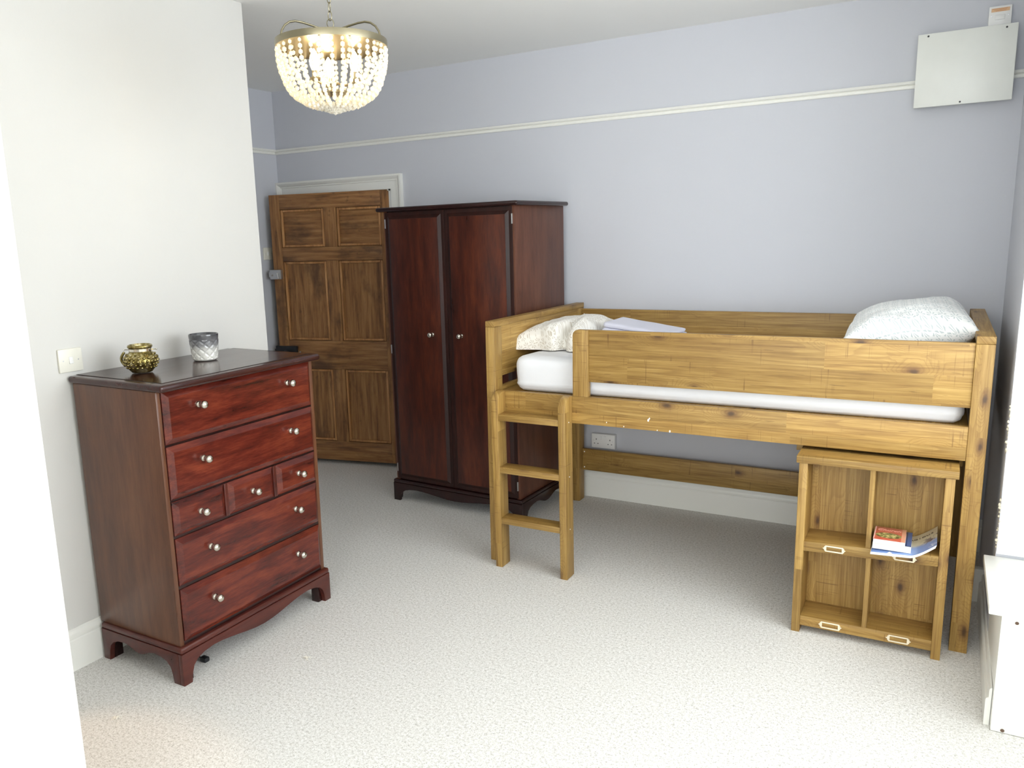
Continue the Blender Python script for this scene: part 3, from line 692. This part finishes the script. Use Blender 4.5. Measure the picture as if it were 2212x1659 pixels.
# left-hand pillow: folded over, two lobes
pl_ = thing('pillow', 'crumpled cream daisy-print pillow folded over at the ladder end of the bed', 'pillow', (-1.662, -0.60, 1.023), group='pillows on the cabin bed')
m = MB()
def lump(m, nx, ny):
    def pt(i, j, s):
        u = -1 + 2 * i / nx; v = -1 + 2 * j / ny
        hx, hy = 0.165, 0.315
        x = u * hx * (1 - 0.05 * (1 - v * v)); y = v * hy * (1 - 0.06 * (1 - u * u))
        e = (max(0, 1 - abs(u) ** 4.5) ** 0.5) * (max(0, 1 - abs(v) ** 4.0) ** 0.5)
        hh = 0.128 + 0.010 * math.sin(u * 2.2 + 0.6)
        crease = math.exp(-((x - 0.082 + 0.10 * (y + 0.3)) / 0.022) ** 2) * max(0, min(1, (-y + 0.02) / 0.22))
        z = hh * e ** 0.5 * (1 - 0.42 * crease) if s > 0 else 0.004 + 0.010 * (1 - e)
        y2 = y + 0.055 * crease * (1 if s > 0 else 0.8)
        k = noise.noise(Vector((x * 7, y * 8, 5))) * 0.014 + noise.noise(Vector((x * 17, y * 21, 9))) * 0.005
        edge = max(abs(u), abs(v))
        wob = noise.noise(Vector((u * 1.7 + 9, v * 3, 1.0))) * 0.014 * edge ** 4
        return (x + wob, y2 + wob, max(0.003, z + (k * (0.5 + edge) if s > 0 else 0)))
    for s in (1, -1):
        G = [[m._v(pt(i, j, s)) for j in range(ny + 1)] for i in range(nx + 1)]
        for i in range(nx):
            for j in range(ny): m.bm.faces.new([G[i][j], G[i + 1][j], G[i + 1][j + 1], G[i][j + 1]])
    bmesh.ops.remove_doubles(m.bm, verts=list(m.bm.verts), dist=0.0012)
    bmesh.ops.recalc_face_normals(m.bm, faces=list(m.bm.faces))
lump(m, 56, 56); m.fin('pillowcase', PILLOW_A, pl_, 70)
# folded towel, resting on the pillow edge and sloping to the mattress
tw = thing('folded_towel', 'folded pale lavender towel lying beside the crumpled pillow on the bed', 'towel', (-1.293, -0.50, 1.024))
for k in range(4):
    m = MB()
    def wedge(p, k=k):
        f = 1 - 0.27 * p.x / 0.178
        return Vector((p.x, p.y, (p.z + 0.0242 * k) * f + 0.0022 * noise.noise(Vector((p.x * 12, p.y * 12, k)))))
    rbox(m, 0.178 - 0.005 * (k % 2), 0.150 - 0.004 * k, 0.0119, 0.0115, 24, 16, 4, 0.0, wedge)
    m.fin('towel_fold', TOWEL, tw, 60)

# ------------------------------------------------------------------ ladder
lx, ly = -1.7906, -1.2135
lad = thing('bed_ladder', 'short pine ladder with three treads leaning on the bed side rail', 'ladder', (lx, ly, 0), Matrix.Rotation(math.radians(1.15), 3, 'X'))
LW, LSW, LSD, LH = 0.3766, 0.0356, 0.080, 0.862
def stile(x0):
    pr = [(0, 0), (LSD, 0), (LSD, LH)] + [(0.0 + 0.055 - 0.055 * math.sin(a), LH - 0.055 + 0.055 * math.cos(a)) for a in (0, 0.3, 0.6, 0.9, 1.2, PI / 2)]
    return MB().prism(pr, 'x', x0, x0 + LSW, 0.002).fin('stile', PINE['z'], lad)
stile(0); stile(LW - LSW)
for zt in (0.764, 0.508, 0.254):
    MB().box(LSW, LW - LSW, 0.002, LSD - 0.004, zt - 0.030, zt, 0.002).fin('tread', PINE['x'], lad)
for zt in (0.764, 0.508, 0.254): MB().lathe([(0.0004, LW), (0.003, LW), (0.0026, LW + 0.001), (0.0004, LW + 0.0012)], 8, (0, 0.04, zt - 0.016), 'x').fin('screw_cap', WHITEP, lad)

# ------------------------------------------------------------------ cube bookcase under the bed
ux, uy = -0.4403, -1.2553
cub = thing('bookcase', 'small pine-effect four-cube bookcase with label holders under the bed', 'bookcase', (ux, uy, 0))
UW, UH, UT, UB, UP, UD = 0.5355, 0.7227, 0.0283, 0.0103, 0.0307, 0.182
MB().box(0, UW, 0, UD + 0.006, UH - UT, UH, 0.002).fin('top_board', PINE['x'], cub)
MB().box(UB, UB + UP, 0.004, UD, 0, UH - UT, 0.0015).fin('side_panel', PINE['z'], cub)
MB().box(UW - UB - UP, UW - UB, 0.004, UD, 0, UH - UT, 0.0015).fin('side_panel', PINE['z'], cub)
i0, i1 = UB + UP, UW - UB - UP
MB().box(i0, i1, UD - 0.018, UD - 0.006, 0.03, UH - UT).fin('back_panel', PINE['z'], cub)
MB().box(i0, i1, 0.008, UD - 0.018, 0.030, 0.070, 0.001).fin('bottom_board', PINE['x'], cub)
zl, zr_ = 0.381, 0.400
MB().hexa([(i0, 0.006, zl - 0.039), (i1, 0.006, zr_ - 0.039), (i1, UD - 0.018, zr_ - 0.039), (i0, UD - 0.018, zl - 0.039), (i0, 0.006, zl), (i1, 0.006, zr_), (i1, UD - 0.018, zr_), (i0, UD - 0.018, zl)], 0.001).fin('shelf', PINE['x'], cub)
MB().hexa([(0.256, 0.010, zl + 0.009), (0.273, 0.010, zl + 0.010), (0.273, UD - 0.018, zl + 0.010), (0.256, UD - 0.018, zl + 0.009), (0.256, 0.010, UH - UT), (0.273, 0.010, UH - UT), (0.273, UD - 0.018, UH - UT), (0.256, UD - 0.018, UH - UT)]).fin('divider', PINE['z'], cub)
MB().box(0.261, 0.277, 0.010, UD - 0.018, 0.070, zl - 0.031).fin('divider', PINE['z'], cub)
LABM = plain('cream_label_holder', (238, 226, 200), 0.35)
def holder(u0, u1, z0, z1, tilt=0.0):
    m = MB(); cz = (z0 + z1) / 2; hz = (z1 - z0) / 2; yv = 0.0055
    e = 0.0045; d = 0.004
    for (a, b, c_, d_) in ((u0 + 0.009, u1 - 0.009, cz + hz - e, cz + hz), (u0 + 0.009, u1 - 0.009, cz - hz, cz - hz + e), (u0 + 0.009, u0 + 0.009 + e, cz - hz + e, cz + hz - e), (u1 - 0.009 - e, u1 - 0.009, cz - hz + e, cz + hz - e)):
        m.box(a, b, yv - d, yv, c_, d_, 0.0008)
    for s, uu in ((-1, u0 + 0.009), (1, u1 - 0.009)):
        m.prism([(uu, cz + hz * 0.8), (uu + s * 0.004, cz + hz * 0.55), (uu + s * 0.003, cz + hz * 0.3), (uu + s * 0.009, cz), (uu + s * 0.003, cz - hz * 0.3), (uu + s * 0.004, cz - hz * 0.55), (uu, cz - hz * 0.8)], 'y', yv - d + 0.001, yv)
    o = m.fin('label_holder', LABM, cub)
    o.rotation_euler = (0, 0, 0); return o
holder(0.109, 0.190, 0.354, 0.378); holder(0.345, 0.427, 0.363, 0.387)
lo1 = holder(0.109, 0.193, 0.037, 0.063); holder(0.345, 0.429, 0.037, 0.063)
for o in (lo1,): pass
bot = [o for o in cub.children if o.name.startswith('label_holder')][2:]
for o in bot: o.location = (0, 0.002, 0)

# books and magazines in the upper right cube
def cover_mat(name, fn):
    t = NT(name); v = t.obj(False); sep = t.node('ShaderNodeSeparateXYZ'); t.set(sep, 0, v)
    return t.fin(fn(t, v, sep.outputs), 0.28, Coat_Weight=0.3)
PAPER = plain('paper_edges', (246, 244, 238), 0.8)
def mag_cov(t, v, s):
    n = t.noise(v, 26.0, 5.0, 0.6)
    sky = lin(206, 200, 176); sea = lin(120, 150, 205)
    c = t.mix(t.smooth(t.math('ADD', s[1], t.math('MULTIPLY', n, 0.05)), 0.085, 0.125), sea, sky)
    c = t.mix(t.math('MULTIPLY', t.smooth(n, 0.60, 0.66), t.math('SUBTRACT', 1.0, t.smooth(s[1], 0.02, 0.07))), c, lin(244, 244, 246))
    bf = t.noise(v, 40.0, 3.0)
    msk = t.math('MULTIPLY', t.smooth(s[0], 0.15, 0.19), t.math('MULTIPLY', t.smooth(s[1], 0.05, 0.08), t.math('SUBTRACT', 1.0, t.smooth(s[1], 0.14, 0.17))))
    return t.mix(t.math('MULTIPLY', msk, t.smooth(bf, 0.48, 0.56)), c, lin(74, 66, 92))
MAGC = cover_mat('magazine_cover', mag_cov)
def curl(u):   # height of a magazine curling up at its right side
    t = max(0.0, (u - 0.125) / 0.09); return 0.052 * t * t / (0.35 + t * 0.65)
zs = lambda u: zl + (zr_ - zl) * (u - i0) / (i1 - i0)
MX, MY = ux + 0.2775, uy - 0.052
def sheet_strip(m, z0, z1, y0, y1, u0, u1, n=26):
    top, botm = [], []
    for i in range(n + 1):
        u = u0 + (u1 - u0) * i / n; uu = u if u < 0.125 else 0.125 + (u - 0.125) * 0.94; c = curl(u)
        base = 0.019 * u / 0.21 * 0.6
        top.append([m._v((uu, y0, z1 + c + base)), m._v((uu, y1, z1 + c + base))]); botm.append([m._v((uu, y0, z0 + c + base)), m._v((uu, y1, z0 + c + base))])
    for i in range(n):
        m.bm.faces.new([top[i][0], top[i + 1][0], top[i + 1][1], top[i][1]]); m.bm.faces.new([botm[i][0], botm[i][1], botm[i + 1][1], botm[i + 1][0]])
        m.bm.faces.new([botm[i][0], botm[i + 1][0], top[i + 1][0], top[i][0]]); m.bm.faces.new([botm[i][1], top[i][1], top[i + 1][1], botm[i + 1][1]])
    for i in (0, n): m.bm.faces.new([top[i][0], top[i][1], botm[i][1], botm[i][0]])
    bmesh.ops.recalc_face_normals(m.bm, faces=list(m.bm.faces))
zb = zs(0.2775) + 0.0015
mg2 = thing('magazine', 'white-edged magazine at the bottom of the pile in the bookcase', 'magazine', (MX, MY, zb), group='magazines in the bookcase')
m = MB(); sheet_strip(m, 0.0, 0.0055, 0.000, 0.200, -0.001, 0.2095); m.fin('pages', PAPER, mg2)
mg1 = thing('magazine', 'curling blue seascape magazine under the books in the bookcase', 'magazine', (MX, MY, zb + 0.0062), group='magazines in the bookcase')
m = MB(); sheet_strip(m, 0.0, 0.0042, -0.004, 0.205, 0.0, 0.2115); m.fin('pages', PAPER, mg1)
m = MB(); sheet_strip(m, 0.0044, 0.0050, -0.003, 0.2055, 0.001, 0.2125); m.fin('cover', MAGC, mg1)
uT = 0.166; hh = lambda u: 0.0050 + curl(u) + 0.019 * u / 0.21 * 0.6
sl = (hh(0.19) - hh(0.14)) / 0.05
INK = plain('brown_ink', (84, 70, 58), 0.6)
for k, chh in enumerate('AGIOUS'):
    u = 0.128 + 0.0135 * k; s1 = (hh(u + .006) - hh(u - .006)) / 0.012
    Mx = Matrix.Translation((u if u < .125 else .125 + (u - .125) * .94, 0.158, hh(u) + 0.0006)) @ rot_cols((1, 0, s1), (0, 1, 0), (0, 0, 1)).to_4x4()
    text_mesh('cover_letter', chh, 0.020, INK, mg1, Mx)
zt_ = zb + 0.0062 + 0.0124
bk = thing('thick_book', 'thick white-paged book with a navy cover below the red book', 'book', (ux + 0.281, uy - 0.036, zt_), group='books in the bookcase')
m = MB(); m.box(0.0, 0.123, 0.001, 0.150, 0.0022, 0.0245, 0.0015); m.fin('page_block', PAPER, bk)
NAVY = plain('navy_cover', (36, 52, 92), 0.35)
MB().box(-0.001, 0.1245, 0, 0.1515, 0.0247, 0.0272, 0.0008).fin('cover', NAVY, bk); MB().box(-0.001, 0.1245, 0, 0.1515, 0.0, 0.0020, 0.0006).fin('back_cover', PAPER, bk)
MB().box(0.110, 0.1243, 0.001, 0.150, 0.0272, 0.0275).fin('cover_band', plain('steel_blue_print', (70, 92, 140), 0.4), bk)
rb = thing('red_book', 'small red-covered book lying on top of the pile in the bookcase', 'book', (ux + 0.282, uy - 0.052, zt_ + 0.0278), group='books in the bookcase')
MB().box(0.001, 0.103, 0.001, 0.138, 0.0016, 0.0145, 0.001).fin('page_block', PAPER, rb)
def red_cov(t, v, s):
    n = t.noise(v, 60.0, 4.0); c = t.mix(n, lin(176, 66, 48), lin(206, 112, 86))
    ex = t.math('DIVIDE', t.math('SUBTRACT', s[0], 0.048), 0.044); ey = t.math('DIVIDE', t.math('SUBTRACT', s[1], 0.050), 0.030)
    r = t.math('ADD', t.math('MULTIPLY', ex, ex), t.math('MULTIPLY', ey, ey))
    pic = t.ramp(t.noise(v, 75.0, 4.0), [(0.36, lin(52, 56, 30)), (0.5, lin(128, 122, 66)), (0.64, lin(214, 196, 130))])
    c = t.mix(t.math('SUBTRACT', 1.0, t.smooth(r, 0.92, 1.0)), c, pic)
    return t.mix(t.smooth(s[0], 0.090, 0.0905), c, lin(214, 150, 120))
MB().box(0, 0.104, 0, 0.139, 0.0147, 0.0166, 0.0006).fin('cover', cover_mat('red_cover', red_cov), rb); MB().box(0, 0.104, 0, 0.139, 0.0, 0.0014, 0.0004).fin('back_cover', PAPER, rb)
text_mesh('title', 'Church', 0.026, plain('pink_script', (236, 168, 150), 0.5), rb, Matrix.Translation((0.046, 0.108, 0.0169)), 0.35)
MB().box(0.0, 0.004, 0.0, 0.139, 0.0166, 0.0169).fin('spine_edge', plain('pale_pink_spine', (228, 176, 164), 0.5), rb)

# ------------------------------------------------------------------ sockets and boxes on the back wall
so_ = thing('double_socket', 'white double plug socket on the lilac wall under the bed', 'socket', (-1.6955, 0, 0.360))
MB().box(-0.073, 0.073, -0.034, 0, -0.043, 0.043, 0.003).fin('pattress', WHITEP, so_)
for s in (-1, 1):
    MB().hexa([(s * 0.012 - 0.006, -0.034, 0.012), (s * 0.012 + 0.006, -0.034, 0.012), (s * 0.012 + 0.006, -0.033, 0.012), (s * 0.012 - 0.006, -0.033, 0.012), (s * 0.012 - 0.006, -0.0385, 0.034), (s * 0.012 + 0.006, -0.0385, 0.034), (s * 0.012 + 0.006, -0.033, 0.034), (s * 0.012 - 0.006, -0.033, 0.034)]).fin('rocker', WHITEP, so_)
    c_ = s * 0.043
    MB().box(c_ - 0.002, c_ + 0.002, -0.0346, -0.033, 0.006, 0.014).fin('pin_slot', DARK, so_)
    for d in (-1, 1): MB().box(c_ + d * 0.011 - 0.003, c_ + d * 0.011 + 0.003, -0.0346, -0.033, -0.018, -0.014).fin('pin_slot', DARK, so_)
    MB().lathe([(0.0004, -0.0338), (0.0025, -0.0338), (0.0022, -0.0345), (0.0004, -0.0346)], 8, (s * 0.060, 0, 0.002), 'y').fin('screw', STEEL, so_)
eb = thing('consumer_unit', 'large white metal electrical cover box high on the wall above the bed', 'box', (0.0085, 0, 2.2565))
MB().box(-0.178, 0.180, -0.080, 0, -0.148, 0.150, 0.003).fin('box_body', plain('white_box_metal', (224, 226, 220), 0.4), eb)
MB().box(-0.188, 0.188, -0.090, -0.0802, -0.157, 0.157, 0.003).fin('cover_plate', plain('white_cover_metal', (234, 236, 230), 0.38), eb)
for px_, pz_ in ((-0.148, 0.146), (0.146, 0.143), (-0.006, -0.147)):
    MB().lathe([(0.0004, -0.0898), (0.0042, -0.0898), (0.0038, -0.0915), (0.0004, -0.0918)], 12, (px_, 0, pz_), 'y').fin('screw', BLACKM, eb)
fs = thing('fused_spur', 'small white fused switch with an orange sticker above the electrical box', 'switch', (0.1275, 0, 2.461))
MB().box(-0.0425, 0.0425, -0.030, 0, -0.043, 0.041, 0.003).fin('plate', WHITEP, fs)
MB().box(-0.034, 0.034, -0.0306, -0.029, 0.017, 0.032).fin('sticker', plain('orange_warning_sticker', (226, 186, 146), 0.6), fs)
for k in range(3): MB().box(-0.030 + 0.006 * k, 0.026 - 0.003 * k, -0.0309, -0.0305, 0.0285 - 0.0045 * k, 0.0298 - 0.0045 * k).fin('sticker_line', plain('orange_ink', (196, 130, 82), 0.6), fs)
MB().box(-0.018, 0.018, -0.0335, -0.0302, -0.016, 0.004, 0.001).fin('fuse_carrier', WHITEP, fs)
for s in (-1, 1): MB().lathe([(0.0004, -0.0298), (0.0032, -0.0298), (0.003, -0.031), (0.0004, -0.0312)], 10, (s * 0.031, 0, 0.001), 'y').fin('screw', STEEL, fs)

# ------------------------------------------------------------------ white boxed window seat in the bay
ws_ = thing('window_seat', 'low white boxed window seat with a loose lid at the right edge', 'seat', (0.2262, -1.657, 0))
MB().box(0.0, 0.60, 0.0, 0.4535, 0.002, 0.392, 0.002).fin('box_body', GLOSSW, ws_)
MB().box(-0.0355, 0.61, -0.012, 0.4525, 0.3935, 0.418, 0.003).fin('lid', GLOSSW, ws_)
fp = MB()
q0, q1, r0, r1 = 0.083, 0.50, 0.10, 0.285
for (a, b, c_, d_) in ((q0, q1, r1 - 0.012, r1), (q0, q1, r0, r0 + 0.012), (q0, q0 + 0.012, r0 + 0.012, r1 - 0.012), (q1 - 0.012, q1, r0 + 0.012, r1 - 0.012)): fp.box(a, b, -0.005, 0.001, c_, d_, 0.002)
fp.fin('panel_moulding', GLOSSW, ws_)
RUST = plain('rusty_screw', (96, 74, 58), 0.7)
for px_, pz_, r in ((0.040, 0.375, 0.0055), (0.032, 0.010, 0.006)): MB().lathe([(0.0004, -0.0005), (r, -0.0005), (r * .8, -0.0018), (0.0004, -0.002)], 9, (px_, 0, pz_), 'y').fin('screw_hole', RUST, ws_)

# ------------------------------------------------------------------ beaded chandelier
CX, CY, CZ = -1.772, -2.262, 2.192
chd = thing('chandelier', 'lit beaded basket chandelier with a bronze ring hanging from the ceiling', 'chandelier', (CX, CY, CZ))
R = 0.180
MB().lathe([(R - 0.003, 0.0), (R, 0.0), (R + 0.001, 0.010), (R, 0.021), (R - 0.003, 0.021)], 64).fin('ring', BRASS, chd, 40)
bm_ = None
prof = [(0.1765, -0.008), (0.174, -0.045), (0.168, -0.075), (0.158, -0.105), (0.145, -0.132), (0.121, -0.156), (0.088, -0.173), (0.048, -0.184)]
def along(prof, step, start=0.0):
    out = []; d = -start
    for (r0, z0), (r1, z1) in zip(prof, prof[1:]):
        L = math.hypot(r1 - r0, z1 - z0); 
        while d <= L:
            t = d / L
            if t >= 0: out.append((r0 + (r1 - r0) * t, z0 + (z1 - z0) * t))
            d += step
        d -= L
    return out
beads = along(prof, 0.0172)
def strand(name, pts, r):
    m = MB()
    for k, (rr, zz) in enumerate(pts):
        m.ball((rr, 0, zz), r * random.uniform(0.92, 1.06) * (1 if k % 5 else 0.8), 1, (1, 1, 1.2))
    return m.fin(name, BEAD, chd, 25)
s0 = strand('bead_strand', beads, 0.0080); s1 = strand('bead_strand', beads[:-3], 0.0078)
N = 34
for i in range(N):
    a = 2 * PI * i / N + random.uniform(-0.045, 0.045)
    if i == 0: s0.rotation_euler = (0, 0, a)
    elif i == 1: s1.rotation_euler = (0, 0, a)
    else: copy_part(s0 if i % 2 == 0 else s1, chd, None, a)
# inner swags to the lower hoop
sw = strand('inner_strand', along([(R - 0.012, -0.004), (0.150, -0.050), (0.112, -0.100), (0.074, -0.132), (0.052, -0.140)], 0.0172), 0.0068)
for i in range(10):
    a = 2 * PI * i / 10 + 0.1 + random.uniform(-0.06, 0.06)
    if i == 0: sw.rotation_euler = (0, 0, a)
    else: copy_part(sw, chd, None, a)
MB().lathe([(0.050, -0.142), (0.053, -0.142), (0.053, -0.136), (0.050, -0.136)], 32).fin('lower_hoop', BRASS, chd)
pd = MB()
for i in range(26):
    a = 2 * PI * i / 26
    for k in range(4):
        rr = 0.052 - 0.011 * k; pd.ball((rr * math.cos(a + k * .12), rr * math.sin(a + k * .12), -0.180 - 0.0045 * k), 0.0072, 1, (0.8, 0.8, 1.2))
pd.ball((0, 0, -0.199), 0.009, 1)
pdo = pd.fin('bottom_beads', BEAD, chd, 25); pdo['kind'] = 'stuff'
MB().tube([(0, 0, 0.062), (0, 0, -0.110)], 0.0045, 10).ball((0, 0, -0.110), 0.014, 2, (1, 1, .7)).fin('stem', BRASS, chd, 50)
for i in range(3):
    a = math.radians(129.2 + 120 * i); u = Vector((math.cos(a), math.sin(a), 0))
    pth = [(u.x * rr, u.y * rr, zz) for rr, zz in [(0.003, 0.052), (0.030, 0.054), (0.065, 0.060), (0.100, 0.065), (0.125, 0.066), (0.145, 0.061), (0.162, 0.049), (0.173, 0.033), (0.178, 0.016)]]
    MB().tube(pth, 0.0034, 8).fin('arm', BRASS, chd, 60)
for i in range(3):
    a = math.radians(20 + 120 * i); u = Vector((math.cos(a), math.sin(a), 0)); c = u * 0.075
    cu = MB().tube([(0, 0, -0.105), (u.x * .04, u.y * .04, -0.118), (c.x, c.y, -0.108)], 0.0035, 8)
    cu.lathe([(0.004, -0.112), (0.016, -0.106), (0.018, -0.100), (0.010, -0.099), (0.010, -0.078), (0.0005, -0.078)], 14, (c.x, c.y, 0))
    h = cu.fin('lamp_holder', BRASS, chd, 50)
    MB().lathe([(0.0005, -0.078), (0.009, -0.078), (0.015, -0.062), (0.0165, -0.050), (0.013, -0.034), (0.006, -0.020), (0.0005, -0.012)], 14, (c.x, c.y, 0)).fin('bulb', BULB, h, 60)
def link(z, turn, w_=0.0075, h_=0.0155):
    pth = []
    for k in range(16):
        a = 2 * PI * k / 16; x_ = w_ * math.cos(a); zz = h_ * math.sin(a); ca, sa = math.cos(turn), math.sin(turn)
        pth.append((x_ * ca, x_ * sa, z + zz))
    return MB().tube(pth, 0.0016, 6, True).fin('chain_link', BRASS, chd, 60)
link(0.075, math.radians(30), 0.011, 0.0145)
z = 0.098; k = 0
while z < ZC - CZ - 0.03:
    link(z, math.radians(30 + 60 * (k % 2) + (15 if k % 2 else -25)), 0.0068, 0.0150); z += 0.0262; k += 1
MB().lathe([(0.0005, ZC - CZ - 0.028), (0.012, ZC - CZ - 0.026), (0.045, ZC - CZ - 0.016), (0.055, ZC - CZ), (0.0005, ZC - CZ)], 28).fin('ceiling_rose', BRASS, chd, 50)

# ------------------------------------------------------------------ small things on the carpet
def tuft(x, y, lab):
    m = MB()
    for i in range(16):
        a = random.uniform(0, 2 * PI); r = random.uniform(0.004, 0.020); p0 = Vector((x, y, 0.001)); 
        p1 = p0 + Vector((math.cos(a) * r * .5, math.sin(a) * r * .5, random.uniform(.004, .010))); p2 = p0 + Vector((math.cos(a) * r, math.sin(a) * r, .0015))
        m.tube([p0, p1, p2], 0.0011, 4)
    o = m.fin('carpet_tuft', plain('pulled_wool', (240, 236, 226), 0.95), None, 60); tag(o, lab, 'tuft', 'pulled wool tufts on the carpet'); return o
tuft(-2.02, -2.32, 'loose pale wool tuft on the carpet in front of the chest'); tuft(-2.33, -2.93, 'loose pale wool tuft on the carpet below the near chest leg')
pg = thing('plug', 'small black plug lying on the carpet under the chest', 'plug', (-2.36, -2.52, 0))
MB().box(-0.016, 0.016, -0.012, 0.012, 0.001, 0.020, 0.004).fin('plug_body', BLACKM, pg); MB().tube([(-0.016, 0, 0.010), (-0.05, 0.01, 0.006), (-0.10, 0.05, 0.005)], 0.003, 6).fin('cord', BLACKM, pg)
